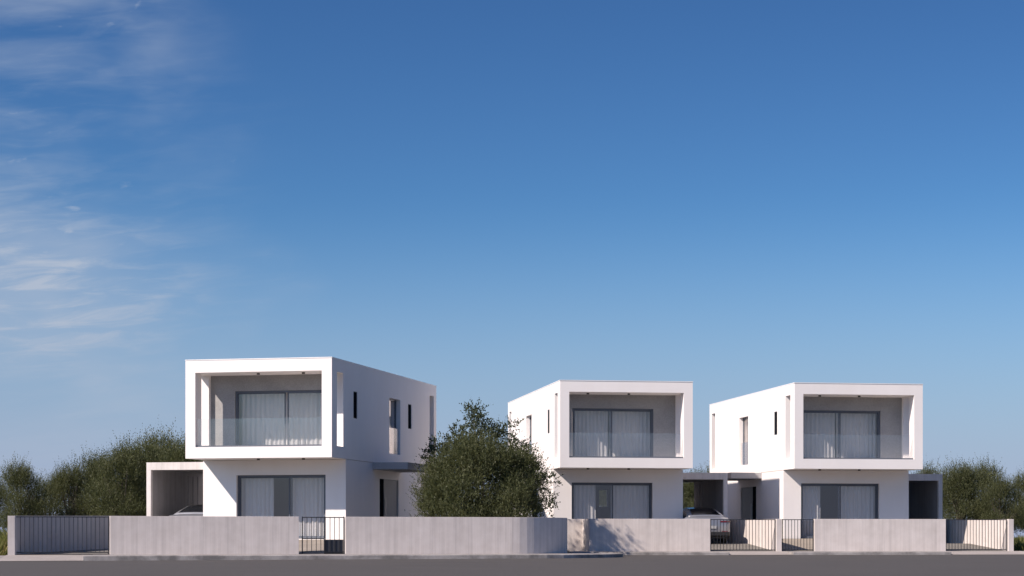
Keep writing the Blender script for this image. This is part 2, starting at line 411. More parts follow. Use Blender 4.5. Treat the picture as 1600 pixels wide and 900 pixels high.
# ------------------------------------------------------------------ houses
HW, HL = 5.43, 14.0
REC = 1.65
ZB, ZT = 2.80, 6.265
FL2, CE2 = 3.20, 5.83
TH = .37
BAL = 1.50
def wavy(bm, x0, x1, y, z0, z1, seed, amp=.022, pitch=.17):
    r = random.Random(seed); n = max(10, int(abs(x1 - x0) / .018)); ph = r.uniform(0, 6); rows = []
    for i in range(n + 1):
        f = i / n; x = x0 + (x1 - x0) * f; s = abs(x1 - x0) * f
        w = math.sin(2 * math.pi * s / pitch + ph + 1.2 * math.sin(s * 3.1 + ph)) + .5 * math.sin(2 * math.pi * s / (pitch * 2.7) + 2 * ph)
        top = y + amp * .7 * w; bot = y + amp * 1.15 * w + .012 * math.sin(s * 9 + ph)
        rows.append([bm.verts.new((x, top + (bot - top) * q, z1 + (z0 - z1) * q)) for q in (0, .5, 1)])
    for a, b in zip(rows, rows[1:]):
        for j in (0, 1): bm.faces.new([a[j], b[j], b[j + 1], a[j + 1]])

def sliding(root, m, u0, u1, v, z0, z1, mid0, mid1, name='sliding_door'):
    X = lambda u: m * u
    FW = .062
    bm = bmesh.new()
    holed(bm, u0, u1, z0, z1, [(u0 + FW, u1 - FW, z0 + .05, z1 - FW)], v, v + .11, lambda a, b, c: (X(a), c, b))
    fr = done(name, bm, M['frame'], root)
    for k, (a, b, dv) in enumerate(((u0 + FW, mid1, .012), (mid0, u1 - FW, .060))):
        bm = bmesh.new(); SW = .042
        holed(bm, a + .002, b, z0 + .052, z1 - FW - .002, [(a + SW, b - SW, z0 + .05 + SW, z1 - FW - SW)], v + dv, v + dv + .04, lambda p, q, c: (X(p), c, q))
        sash = done('sash', bm, M['frame'], fr)
        bm = bmesh.new(); box(bm, X(a + SW - .005), X(b - SW + .005), v + dv + .014, v + dv + .026, z0 + .05 + SW - .005, z1 - FW - SW + .005)
        done('pane', bm, M['glass'], fr)
    return fr

def house(spec):
    m = spec['m']; X = lambda u: m * u
    root = thing('house', spec['label'], 'house', (spec['x'], spec['y'], EYE), spec['rz'], 'row of white two-storey houses')
    G0, G1 = .015, HW - .015
    # ---- ground floor
    bm = bmesh.new()
    GH = [(.77, 4.14, -.04, 2.25)]
    holed(bm, G0, G1, -.60, ZB - .012, GH, REC, REC + .28, lambda a, b, c: (X(a), c, b))
    side_h = [(5.86, 8.42, -.04, 2.22)]
    holed(bm, REC + .28, HL - .3, -.60, ZB - .012, side_h, G0, G0 + .28, lambda a, b, c: (X(c), a, b))
    holed(bm, REC + .28, HL - .3, -.60, ZB - .012, [], G1 - .28, G1, lambda a, b, c: (X(c), a, b))
    rear = [spec['rear']] if spec.get('rear') else []
    holed(bm, G0, G1, -.60, ZB - .012, rear, HL - .3, HL - .05, lambda a, b, c: (X(a), c, b))
    gf = done('ground_floor_wall', bm, M['white'], root)
    bm = bmesh.new(); box(bm, X(G0 + .28), X(G1 - .28), REC + .28, HL - .3, -.30, -.035)
    done('ground_floor_slab', bm, M['floor'], root)
    bm = bmesh.new()
    if spec.get('rear'):
        holed(bm, G0 + .285, G1 - .285, -.03, ZB - .013, [(2.6, 4.4, -.04, 2.6)], 7.2, 7.35, lambda a, b, c: (X(a), c, b))
    else: box(bm, X(G0 + .285), X(G1 - .285), 6.2, 6.35, -.03, ZB - .013)
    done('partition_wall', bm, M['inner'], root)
    # ---- upper box
    bm = bmesh.new()
    near = [(.58, 1.31, FL2 + .02, CE2 - .0), (2.52, 2.99, 4.30, 5.28), (7.10, 8.62, FL2 + .02, 5.35), (12.95, 13.62, FL2 + .02, CE2)]
    if spec.get('slit2'): near.append((9.72, 10.22, 4.30, 5.28))
    far = [(.58, 1.31, FL2 + .02, CE2), (12.95, 13.62, FL2 + .02, CE2)]
    holed(bm, 0, HL, ZB, ZT, near, 0, TH, lambda a, b, c: (X(c), a, b))
    holed(bm, 0, HL, ZB, ZT, far, HW - TH, HW, lambda a, b, c: (X(c), a, b))
    up = done('upper_floor_wall', bm, M['white'], root)
    bm = bmesh.new(); box(bm, X(TH), X(HW - TH), 0, HL, ZB, FL2); done('upper_floor_slab', bm, M['white'], root)
    bm = bmesh.new(); box(bm, X(TH), X(HW - TH), 0, HL, CE2, ZT - .06); rf = done('roof_slab', bm, M['white'], root)
    for q0, q1 in ((0, .30), (HL - .3, HL)):
        bm = bmesh.new(); box(bm, X(TH), X(HW - TH), q0, q1, ZT - .06, ZT); done('parapet', bm, M['white'], root)
    bm = bmesh.new()
    holed(bm, -.012, HW + .012, -.012, HL + .012, [(.30, HW - .30, .30, HL - .30)], ZT + .001, ZT + .035, lambda a, b, c: (X(a), b, c))
    done('roof_coping', bm, M['coping'], root)
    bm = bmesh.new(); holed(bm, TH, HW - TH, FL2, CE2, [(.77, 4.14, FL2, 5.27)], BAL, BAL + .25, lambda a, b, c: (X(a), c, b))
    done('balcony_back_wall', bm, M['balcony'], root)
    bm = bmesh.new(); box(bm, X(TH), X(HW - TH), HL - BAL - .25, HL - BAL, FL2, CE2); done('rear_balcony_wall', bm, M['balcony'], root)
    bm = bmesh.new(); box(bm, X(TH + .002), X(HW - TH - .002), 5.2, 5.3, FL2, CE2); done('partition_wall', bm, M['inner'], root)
    # ---- glass balustrade in its floor channel
    bm = bmesh.new(); box(bm, X(TH + .004), X(HW - TH - .004), .10, .118, FL2 + .03, FL2 + 1.0)
    bal = done('glass_balustrade', bm, M['balu'], root)
    bm = bmesh.new(); box(bm, X(TH + .003), X(HW - TH - .003), .075, .14, FL2 + .001, FL2 + .055); done('base_channel', bm, M['frame'], bal)
    # ---- windows
    sliding(root, m, .772, 4.138, REC + .13, -.035, 2.248, spec['gm'][0], spec['gm'][1])
    sliding(root, m, .772, 4.138, BAL + .06, FL2 + .002, 5.268, spec['um'][0], spec['um'][1])
    for h in near[1:2] + near[4:]:
        bm = bmesh.new(); holed(bm, h[0] + .002, h[1] - .002, h[2] + .002, h[3] - .002, [(h[0] + .02, h[1] - .02, h[2] + .02, h[3] - .02)], .015, .07, lambda a, b, c: (X(c), a, b))
        w = done('slit_window', bm, M['frame'], root)
        bm = bmesh.new(); box(bm, X(.03), X(.04), h[0] + .018, h[1] - .018, h[2] + .018, h[3] - .018); done('pane', bm, M['dark'], w)
    h = near[2]
    bm = bmesh.new(); holed(bm, h[0] + .002, h[1] - .002, h[2] + .002, h[3] - .002, [(h[0] + .06, h[1] - .06, h[2] + .06, h[3] - .06)], .17, .23, lambda a, b, c: (X(c), a, b))
    w = done('tall_window', bm, M['frame'], root)
    bm = bmesh.new(); box(bm, X(.195), X(.205), h[0] + .055, h[1] - .055, h[2] + .055, h[3] - .055); done('pane', bm, M['glass'], w)
    bm = bmesh.new(); box(bm, X(.06), X(.072), h[0] + .004, h[1] - .004, h[2] + .004, h[2] + 1.0); done('guard_glass', bm, M['balu'], w)
    bm = bmesh.new(); box(bm, X(.40), X(.42), h[0] - .02, h[1] + .02, FL2 + .03, 5.5); done('blind', bm, M['curtain'], w)
    # ---- entrance door, recessed in the near side
    bm = bmesh.new(); box(bm, X(G0 + .012), X(G0 + .07), 5.862, 6.44, -.034, 2.218)
    sd = done('door_sidelight', bm, M['dark'], root)
    bm = bmesh.new(); box(bm, X(G0 + .05), X(G0 + .11), 6.442, 8.418, -.034, 2.218); dr = done('entrance_door', bm, M['door'], root)
    bm = bmesh.new(); box(bm, X(G0 - .01), X(G0 + .025), 6.62, 6.66, .7, 1.5)
    for zz in (.8, 1.4): box(bm, X(G0 + .02), X(G0 + .055), 6.625, 6.655, zz - .02, zz + .02)
    done('door_handle', bm, M['rim'], dr)
    # ---- canopy over the door
    bm = bmesh.new(); box(bm, X(-1.34), X(.012), 4.95, 8.75, 2.54, ZB - .006)
    done('entrance_canopy', bm, M['canopy'], root)
    # ---- downlights
    for u in (1.25, 2.93):
        for v, z in ((.62, ZB), (.62, CE2)):
            bm = bmesh.new(); cyl(bm, (X(u), v, z - .055), .055, .054, 'z', 16); done('downlight', bm, M['lampd'], root)
    # ---- carport on the far side
    c0, c1 = HW + .004, HW + spec['cw']; zt, zbm = spec['cz'], spec['cz'] - .28
    v0, v1 = REC + 1.2, REC + 6.4
    bm = bmesh.new(); box(bm, X(c0), X(c1), v0, v0 + .18, zbm, zt); cp = done('carport', bm, M['carport'], root)
    bm = bmesh.new(); box(bm, X(c0), X(c1 - .002), v0 + .18, v1, zbm + .02, zt - .004); done('carport_roof', bm, M['carport_grey'], cp)
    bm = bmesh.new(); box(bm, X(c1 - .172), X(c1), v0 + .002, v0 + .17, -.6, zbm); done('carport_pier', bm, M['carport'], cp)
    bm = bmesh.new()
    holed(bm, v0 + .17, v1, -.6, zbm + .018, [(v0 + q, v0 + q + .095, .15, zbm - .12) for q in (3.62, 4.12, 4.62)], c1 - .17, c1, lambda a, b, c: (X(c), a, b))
    done('carport_side_wall', bm, M['carport_grey'], cp)
    if spec.get('rear'):
        a, b, c, d = spec['rear']
        bm = bmesh.new(); holed(bm, a + .002, b - .002, c + .002, d - .002, [(a + .03, b - .03, c + .03, d - .03)], HL - .2, HL - .14, lambda p, q, r: (X(p), r, q))
        w = done('rear_window', bm, M['frame'], root)
        bm = bmesh.new(); box(bm, X(a + .028), X(b - .028), HL - .175, HL - .165, c + .028, d - .028); done('pane', bm, M['glass'], w)
    # ---- curtains hang behind the glass: things of their own
    for (u0, u1, v, z0, z1, lab, sd_) in spec['curtains']:
        bm = bmesh.new(); wavy(bm, X(u0), X(u1), v, z0, z1, sd_)
        o = done('curtain', bm, M['curtain'], None, smooth=True)
        o.location = root.location; o.rotation_euler = root.rotation_euler
        tag(o, lab, 'curtain', 'white curtains behind the sliding doors')
    return root

def curt(h, gl, gr, ul, ur, seed):
    GV, UV = REC + .40, BAL + .60
    return [(gl[0], gl[1], GV, -.02, 2.24, h[0], seed), (gr[0], gr[1], GV, -.02, 2.24, h[1], seed + 1),
            (ul[0], ul[1], UV, FL2 + .02, 5.26, h[2], seed + 2), (ur[0], ur[1], UV, FL2 + .02, 5.26, h[3], seed + 3)]
H1 = house(dict(m=-1, x=-6.2748, y=71.3317, rz=-.2256, label='large white two-storey house on the left with its shaded long side to the right', slit2=True, cw=2.69, cz=2.785,
    gm=(2.10, 2.20), um=(2.26, 2.17),
    curtains=curt(['white curtain left of the dark gap in the ground-floor door of the left house', 'white curtain right of the dark gap in the ground-floor door of the left house',
                   'wide white curtain behind the left pane of the left house balcony', 'white curtain behind the right pane of the left house balcony, sunlit at its hem'],
                  (4.15, 2.86), (2.14, .74), (4.12, 2.36), (2.40, .76), 11)))
H2 = house(dict(m=1, x=1.921, y=81.7578, rz=.151, label='white two-storey middle house, its left side behind the trees', cw=2.19, cz=2.712,
    gm=(2.42, 2.52), um=(2.34, 2.44), rear=(4.25, 4.69, 1.42, 2.25),
    curtains=curt(['white curtain left of the dark gap in the ground-floor door of the middle house', 'white curtain right of the dark gap in the ground-floor door of the middle house',
                   'white curtain behind the left pane of the middle house balcony, with a sunlit patch', 'plain shaded white curtain behind the right pane of the middle house balcony'],
                  (.74, 1.84), (2.47, 4.15), (.76, 2.36), (2.42, 4.12), 31)))
H3 = house(dict(m=1, x=11.4608, y=83.0815, rz=.151, label='white two-storey house on the right, farthest from the garden trees', cw=1.91, cz=2.70,
    gm=(2.42, 2.52), um=(2.34, 2.44),
    curtains=curt(['white curtain left of the dark gap in the ground-floor door of the right house', 'white curtain right of the dark gap in the ground-floor door of the right house',
                   'white curtain behind the left pane of the right house balcony, with a sunlit patch', 'plain shaded white curtain behind the right pane of the right house balcony'],
                  (.74, 1.72), (2.48, 4.15), (.76, 2.36), (2.42, 4.12), 53)))

# ------------------------------------------------------------------ garden walls
WT = .20
ZW0, ZW1 = -.60, .672
def ribbon_wall(name, pts, label, zt=ZW1, zb=ZW0, thick=WT, mat='concrete', end=None):
    """wall following a polyline, thick to its left side; zt may be a list"""
    bm = bmesh.new(); n = len(pts); rows = []
    for i, p in enumerate(pts):
        t = ((pts[min(i + 1, n - 1)] - pts[max(i - 1, 0)])).normalized(); nn = Vector((-t.y, t.x, 0))
        if end is not None and i == 0: nn = end
        q = p + nn * thick; z = zt[i] if isinstance(zt, (list, tuple)) else zt
        rows.append([bm.verts.new((p.x, p.y, zb)), bm.verts.new((p.x, p.y, z)), bm.verts.new((q.x, q.y, z)), bm.verts.new((q.x, q.y, zb))])
    for a, b in zip(rows, rows[1:]):
        for j in range(4): bm.faces.new([a[j], b[j], b[(j + 1) % 4], a[(j + 1) % 4]])
    bm.faces.new(rows[0]); bm.faces.new(rows[-1])
    o = done(name, bm, M[mat], None, bevel=.006)
    c = pts[0]; me = o.data
    me.transform(__import__('mathutils').Matrix.Translation((-c.x, -c.y, 0)))
    o.location = (c.x, c.y, EYE); return tag(o, label, 'wall', 'board-marked concrete garden walls')
pw1 = lambda px, off=0: Vector((*on_line(px, 67.6, .303), 0)) + N1 * off
pw2 = lambda px, off=0: Vector((*on_line(px, WR0, WRS), 0)) + N2 * off
# left plot
ribbon_wall('garden_wall', sub(pw1(172), pw1(467), 4), 'straight concrete garden wall between the left driveway gate and the narrow gate')
ribbon_wall('garden_wall', sub(pw1(540), P1, 4) + arc(RC, 16, 1.62)[1:] + [arc(RC, 16, 1.62)[-1] + Vector((.0, 6.2, 0))], 'concrete garden wall with a rounded corner in front of the olive tree')
e = pw1(467); d_ = N1
ribbon_wall('garden_wall', [e + N1 * WT, e + N1 * 1.15], 'short concrete return wall just inside the narrow gate of the left house')
ax1 = Vector((math.sin(.2256), math.cos(.2256), 0)); ax2 = Vector((-math.sin(.151), math.cos(.151), 0))
b0 = pw1(23.2); ribbon_wall('garden_wall', [b0, b0 + ax1 * 7, b0 + ax1 * 15], 'shaded concrete boundary wall running back from the far left end', zt=[.668, .742, .80], thick=.215, end=-T1)
# right plots
ribbon_wall('garden_wall', sub(pw2(870, 1.6), pw2(921.3, 1.6), 2), 'set-back strip of concrete wall next to the rounded wall corner', zt=.728)
ribbon_wall('garden_wall', sub(pw2(921.3), pw2(1110), 3), 'concrete garden wall with the tree shadow, in front of the middle house', zt=.724)
f_ = pw2(921.3); ribbon_wall('garden_wall', [f_ + N2 * 1.8, f_ + N2 * WT], 'short concrete return wall at the step beside the tree shadow', zt=.724)
ribbon_wall('garden_wall', sub(pw2(1273), pw2(1478), 3), 'concrete garden wall in front of the right house, between two gates', zt=.728)
b1 = pw2(1221.5); ribbon_wall('garden_wall', [b1, b1 + ax2 * 6, b1 + ax2 * 12], 'sunlit concrete boundary wall between the middle and right houses', zt=[.728, .745, .75], thick=.21)
b2 = pw2(1584); ribbon_wall('garden_wall', [b2, b2 + ax2 * 6, b2 + ax2 * 14], 'sunlit concrete boundary wall at the far right end', zt=[.730, .745, .77], thick=.21)

# ------------------------------------------------------------------ gates
_bars = {}
def bar_mesh(h):
    k = round(h, 3)
    if k not in _bars:
        bm = bmesh.new(); box(bm, -.009, .009, -.009, .009, 0, h)
        me = bpy.data.meshes.new('bar'); bmesh.ops.recalc_face_normals(bm, faces=bm.faces); bm.to_mesh(me); bm.free(); me.materials.append(M['bar']); _bars[k] = me
    return _bars[k]
def gate(name, a, b, label, spacing, zt, z_ground, mid=None, panel=None, cat='gate', leaves=1):
    """a,b: ends on the wall line; local x along, origin at a on the ground"""
    t = (b - a); Ln = t.length; rz = math.atan2(t.y, t.x)
    root = thing(name, label, cat, (a.x, a.y, EYE + z_ground), rz, 'dark vertical-bar gates')
    H = zt - z_ground; zb = .05
    def rail(n, z, x0=.012, x1=Ln - .012, h=.03):
        bm = bmesh.new(); box(bm, x0, x1, -.016, .016, z, z + h); done(n, bm, M['bar'], root)
    rail('top_rail', H - .03); rail('bottom_rail', zb)
    if mid: rail('middle_rail', mid[0], mid[1], mid[2])
    x0 = .012
    n = int((Ln - .03) / spacing)
    for s in (0, 1):
        bm = bmesh.new(); box(bm, .012 + s * (Ln - .054), .042 + s * (Ln - .054), -.015, .015, zb - .04, H + .01); done('stile', bm, M['bar'], root)
    if panel:
        bm = bmesh.new(); box(bm, panel[0], Ln - .05, .02, .05, -.02, panel[1]); done('solid_panel', bm, M['slate'], root)
        bm = bmesh.new(); box(bm, panel[0] - .03, panel[0], -.018, .018, zb - .04, H + .01); done('stile', bm, M['bar'], root)
    sp = (Ln - .06) / (n + 1)
    for i in range(1, n + 1):
        o = bpy.data.objects.new('bar', bar_mesh(H - zb - .06)); COL.objects.link(o); o.parent = root; o.location = (.03 + sp * i, 0, zb + .03)
    return root
g0 = pw1(23.6, .10); g1 = pw1(171.5, .10)
gate('driveway_gate', g0, g1, 'wide bar gate across the left driveway, in front of a shaded wall', .142, .655, -.525)
g0 = pw1(472, .10); g1 = pw1(539.6, .10)
gate('pedestrian_gate', g0, g1, 'narrow bar gate with a dark solid lower panel before the left house', .155, .665, -.525, mid=(.475, .02, .74), panel=(.76, .46))
gate('driveway_gate', pw2(1110.4, .10), pw2(1213, .10), 'bar gate with the silver car standing behind it', .135, .714, -.545)
gate('pedestrian_gate', pw2(1222.6, .10), pw2(1272.6, .10), 'narrow bar gate before the white wall of the right house', .135, .714, -.545)
gate('driveway_gate', pw2(1478.4, .10), pw2(1575, .10), 'bar gate at the far right, in front of a half sunlit wall', .132, .722, -.535)

# paths from the narrow gates up to the houses
def path(a, b, far, z0, z1, w):
    strip('garden_path', [a, b], [far, far + (b - a)], z0, z1, M['path'])
strip('garden_path', [pw1(470, .22), pw1(541, .22)], [Vector(((462 - 800) / FPX * 73.6, 73.6, 0)), Vector(((549 - 800) / FPX * 73.0, 73.0, 0))], -.515, -.06, M['path'])
a, b = pw2(1222.6, .25), pw2(1273, .25)
strip('garden_path', [a, b], [Vector(((1212 - 800) / FPX * 84.6, 84.6, 0)), Vector(((1284 - 800) / FPX * 84.9, 84.9, 0))], -.52, -.04, M['path'])

# ------------------------------------------------------------------ parked cars
def make_car(label):
    root = thing('parked_car', label, 'car', (0, 0, 0), 0, 'silver cars parked by the carports')
    def section(y, hw, zb, zt, ts):
        # half outline from the sill up to the middle of the top
        p = [(hw * .80, zb), (hw * .95, zb + .03), (hw, zb + (zt - zb) * .30), (hw * 1.005, zb + (zt - zb) * .62), (hw * .965, zt - .07), (hw * .90, zt - .015), (hw * .5, zt + ts * .6), (0, zt + ts)]
        return [(x, y, z) for x, z in p] + [(-x, y, z) for x, z in reversed(p[:-1])]
    L = 4.55
    key = [(0.0, .70, .42, .90, .01), (.03, .80, .36, .985, .012), (.12, .865, .30, 1.03, .015), (.35, .895, .24, 1.075, .025), (.7, .905, .2, 1.10, .03), (1.2, .91, .19, 1.05, .02), (2.4, .91, .19, .965, .02),
           (3.2, .905, .19, .93, .03), (3.8, .88, .21, .84, .05), (4.25, .82, .26, .72, .05), (4.48, .70, .32, .60, .03), (4.55, .55, .38, .52, .01)]
    ys = sorted({k[0] for k in key} | {c + .37 * math.sin(R(a)) for c in (.86, 3.62) for a in range(-90, 91, 15)})
    bm = bmesh.new(); rings = []
    for y in ys:
        vals = [np.interp(y, [k[0] for k in key], [k[i] for k in key]) for i in range(1, 5)]
        zb = vals[1]
        for c in (.86, 3.62):
            if abs(y - c) < .37: zb = max(zb, .33 + math.sqrt(max(0, .37 ** 2 - (y - c) ** 2)))
        rings.append([bm.verts.new(q) for q in section(y, vals[0], zb, vals[2], vals[3])])
    for a, b in zip(rings, rings[1:]):
        for i in range(len(a)):
            bm.faces.new([a[i], a[(i + 1) % len(a)], b[(i + 1) % len(a)], b[i]])
    bm.faces.new(rings[0]); bm.faces.new(rings[-1])
    body = done('body', bm, M['paint'], root, smooth=True)
    # cabin
    gh = [(.55, .74, .70, 1.11), (.98, .735, .64, 1.27), (1.45, .73, .60, 1.415), (2.0, .73, .60, 1.455), (2.5, .73, .59, 1.42), (3.0, .72, .60, 1.20), (3.35, .70, .66, .97)]
    bm = bmesh.new(); rings = []
    def cab(y, wb, wt, zt):
        z0 = .90; s = (zt - .95) / .5
        wtop = wb + (wt - wb) * max(.1, min(1, s))
        p = [(wb + .03, z0), (wb + .012, z0 + (zt - z0) * .35), (wtop + .02, zt - .05 * max(.2, s)), (wtop - .06, zt), (wtop * .4, zt + .018), (0, zt + .02)]
        return [(x, y, z) for x, z in p] + [(-x, y, z) for x, z in reversed(p[:-1])]
    for k in gh: rings.append([bm.verts.new(q) for q in cab(*k)])
    for a, b in zip(rings, rings[1:]):
        for i in range(len(a) - 1): bm.faces.new([a[i], a[i + 1], b[i + 1], b[i]])
    bm.faces.new(rings[0]); bm.faces.new(rings[-1])
    done('cabin', bm, M['paint'], root, smooth=True)
    def sheet(name, rows, mat, parent=root):
        bm = bmesh.new(); g = [[bm.verts.new(p) for p in r] for r in rows]
        for a, b in zip(g, g[1:]):
            for i in range(len(a) - 1): bm.faces.new([a[i], a[i + 1], b[i + 1], b[i]])
        bmesh.ops.recalc_face_normals(bm, faces=bm.faces)
        ex = bmesh.ops.solidify(bm, geom=bm.faces[:], thickness=.006)
        return done(name, bm, mat, parent, smooth=False)
    fx = (-1, -.5, 0, .5, 1)
    sheet('rear_window', [[(f * w, y, z + .028 * (1 - f * f) + .012) for f in fx] for y, w, z in ((.66, .60, 1.156), (.98, .555, 1.272), (1.38, .50, 1.392))], M['carglass'])
    sheet('roof_panel', [[(f * w, y, z + .022 * (1 - f * f) + .010) for f in fx] for y, w, z in ((1.43, .535, 1.412), (2.0, .535, 1.456), (2.5, .53, 1.422))], M['blackgloss'])
    sheet('windscreen', [[(f * w, y, z + .028 * (1 - f * f) + .012) for f in fx] for y, w, z in ((2.56, .50, 1.392), (3.0, .55, 1.202), (3.28, .60, 1.015))], M['carglass'])
    for s in (-1, 1):
        sheet('side_window', [[(s * (.775 - .02), y0, 1.03), (s * (.762), y1, 1.03)] if False else [(s * xx, yy, zz) for yy, xx, zz in row] for row in
              ([(.98, .768, 1.035), (1.5, .768, 1.03), (2.4, .766, 1.01), (3.02, .756, .99)], [(1.12, .705, 1.20), (1.6, .655, 1.345), (2.3, .655, 1.365), (2.72, .70, 1.215)])], M['carglass'])
        # tail lamp wrapping round the corner
        sheet('tail_lamp', [[(s * .42, -.012, z + .0), (s * .70, -.014, z), (s * .835, .05, z), (s * .905, .16, z), (s * .912, .36, z + .01)] for z in (.855, .915)], M['red'])
        bm = bmesh.new(); box(bm, s * .50, s * .74, -.022, .01, .475, .50); done('reflector', bm, M['red'], root)
        bm = bmesh.new(); box(bm, s * .90, s * 1.06, 2.55, 2.68, 1.0, 1.12); done('mirror', bm, M['paint'], root, bevel=.03)
        bm = bmesh.new(); box(bm, s * .45, s * .80, 4.36, 4.50, .60, .68); done('headlight', bm, M['plate'], root, bevel=.02)
    # lower black bumper and plate
    bm = bmesh.new()
    prof = [(.0, .30), (-.02, .34), (-.025, .45), (0, .47)]
    xs_ = [-.86, -.80, -.6, 0, .6, .80, .86]; yo = {-.86: .16, -.80: .04, -.6: .0, 0: -.012, .6: 0, .80: .04, .86: .16}
    g = [[bm.verts.new((x, y + yo[x], z)) for x in xs_] for y, z in prof] + [[bm.verts.new((x, .3, z)) for x in xs_] for z in (.47, .24)]
    g.append(g[0])
    for a, b in zip(g, g[1:]):
        for i in range(len(xs_) - 1): bm.faces.new([a[i], a[i + 1], b[i + 1], b[i]])
    done('bumper', bm, M['plastic'], root)
    bm = bmesh.new(); box(bm, -.26, .26, -.034, -.012, .60, .71); done('number_plate', bm, M['plate'], root)
    bm = bmesh.new(); box(bm, -.72, .72, .2, 4.2, .20, .36); done('underbody', bm, M['plastic'], root)
    for y in (.86, 3.62):
        for s in (-1, 1):
            bm = bmesh.new(); cyl(bm, (s * .68 if s > 0 else -.90, y, .325), .325, .22, 'x', 28)
            w = done('wheel', bm, M['rubber'], root, smooth=False, bevel=.03)
            bm = bmesh.new(); cyl(bm, (s * .895 if s > 0 else -.905, y, .325), .21, .012, 'x', 24); done('rim', bm, M['rim'], w)
    return root
car = make_car('silver car with black roof parked behind the gate beside the middle house')
def place(root, hx, hy, rz, lx, ly, zz):
    c, s = math.cos(rz), math.sin(rz)
    root.location = (hx + c * lx - s * ly, hy + s * lx + c * ly, EYE + zz); root.rotation_euler = (0, 0, rz)
place(car, 1.921, 81.7578, .151, HW + .80, .35, -.235)
car2 = copy_tree(car); car2['label'] = 'silver car inside the left house carport, mostly hidden by the wall'
place(car2, -6.2748, 71.3317, -.2256, -(HW + .95), 2.5, -.23)

# ------------------------------------------------------------------ trees
def quads_mesh(name, V, tint, mat):
    """V: (n,4,3) leaf corners"""
    n = len(V); me = bpy.data.meshes.new(name)
    me.vertices.add(n * 4); me.vertices.foreach_set('co', V.reshape(-1).astype(np.float32))
    me.loops.add(n * 4); me.loops.foreach_set('vertex_index', np.arange(n * 4, dtype=np.int32))
    me.polygons.add(n); me.polygons.foreach_set('loop_start', np.arange(n, dtype=np.int32) * 4)
    a = me.attributes.new('tint', 'FLOAT', 'POINT'); a.data.foreach_set('value', np.repeat(tint, 4).astype(np.float32))
    me.update(calc_edges=True); me.materials.append(mat); return me
def unit(v): return v / np.maximum(np.linalg.norm(v, axis=-1, keepdims=True), 1e-6)
def leaves(g, clumps, per, leaf, wid, tl, up, nl):
    """clumps: list of (centre, radius); returns quads and tints: twigs with leaves in pairs"""
    Q, Tn = [], []
    for c, r in clumps:
        n = max(4, int(per * (r / .6) ** 2))
        d = unit(g.normal(size=(n, 3))); rad = r * g.random((n, 1)) ** .45
        o = np.array(c) + d * rad * np.array([1, 1, .85])
        dirv = unit(d * .8 + np.array([0, 0, up]) + g.normal(size=(n, 3)) * .35)
        ln = tl * g.uniform(.6, 1.3, (n, 1)); bend = g.normal(size=(n, 3)) * .12
        ct = g.uniform(-.18, .18)
        tint_t = np.clip(.45 + ct + g.normal(size=n) * .16, 0, 1)
        for k in range(nl):
            f = (k + .5) / nl
            p = o + dirv * ln * f + bend * f * f
            side = unit(np.cross(dirv, g.normal(size=(n, 3))))
            ld = unit(dirv * 1.0 + side * .75); le = leaf * g.uniform(.6, 1.25, (n, 1)) * (1.1 - .5 * f)
            nrm = unit(np.cross(ld, g.normal(size=(n, 3)))); w = wid * g.uniform(.7, 1.3, (n, 1))
            q = np.stack([p, p + ld * le * .5 + nrm * w, p + ld * le, p + ld * le * .5 - nrm * w], 1)
            Q.append(q); Tn.append(np.clip(tint_t + g.normal(size=n) * .07 + .12 * (f - .5), 0, 1))
    return np.concatenate(Q), np.concatenate(Tn)
def limbs(bm, segs, n=7):
    for a, b, ra, rb in segs:
        a, b = Vector(a), Vector(b); d = (b - a).normalized(); x = d.orthogonal().normalized(); y = d.cross(x)
        r0 = [bm.verts.new(a + (x * math.cos(2 * math.pi * i / n) + y * math.sin(2 * math.pi * i / n)) * ra) for i in range(n)]
        r1 = [bm.verts.new(b + (x * math.cos(2 * math.pi * i / n) + y * math.sin(2 * math.pi * i / n)) * rb) for i in range(n)]
        for i in range(n): bm.faces.new([r0[i], r0[(i + 1) % n], r1[(i + 1) % n], r1[i]])
        bm.faces.new(r0); bm.faces.new(r1)
def branch_to(r, base, fork, tips, r0):
    segs = []
    mid = Vector(base).lerp(Vector(fork), .5) + Vector((r.uniform(-.06, .06), r.uniform(-.06, .06), 0))
    segs += [(base, mid, r0, r0 * .85), (mid, fork, r0 * .85, r0 * .72)]
    for t in tips:
        f, t = Vector(fork), Vector(t); m = f.lerp(t, .5) + Vector((r.uniform(-.12, .12), r.uniform(-.12, .12), .08))
        segs += [(f, m, r0 * .45, r0 * .28), (m, t, r0 * .28, r0 * .08)]
    return segs

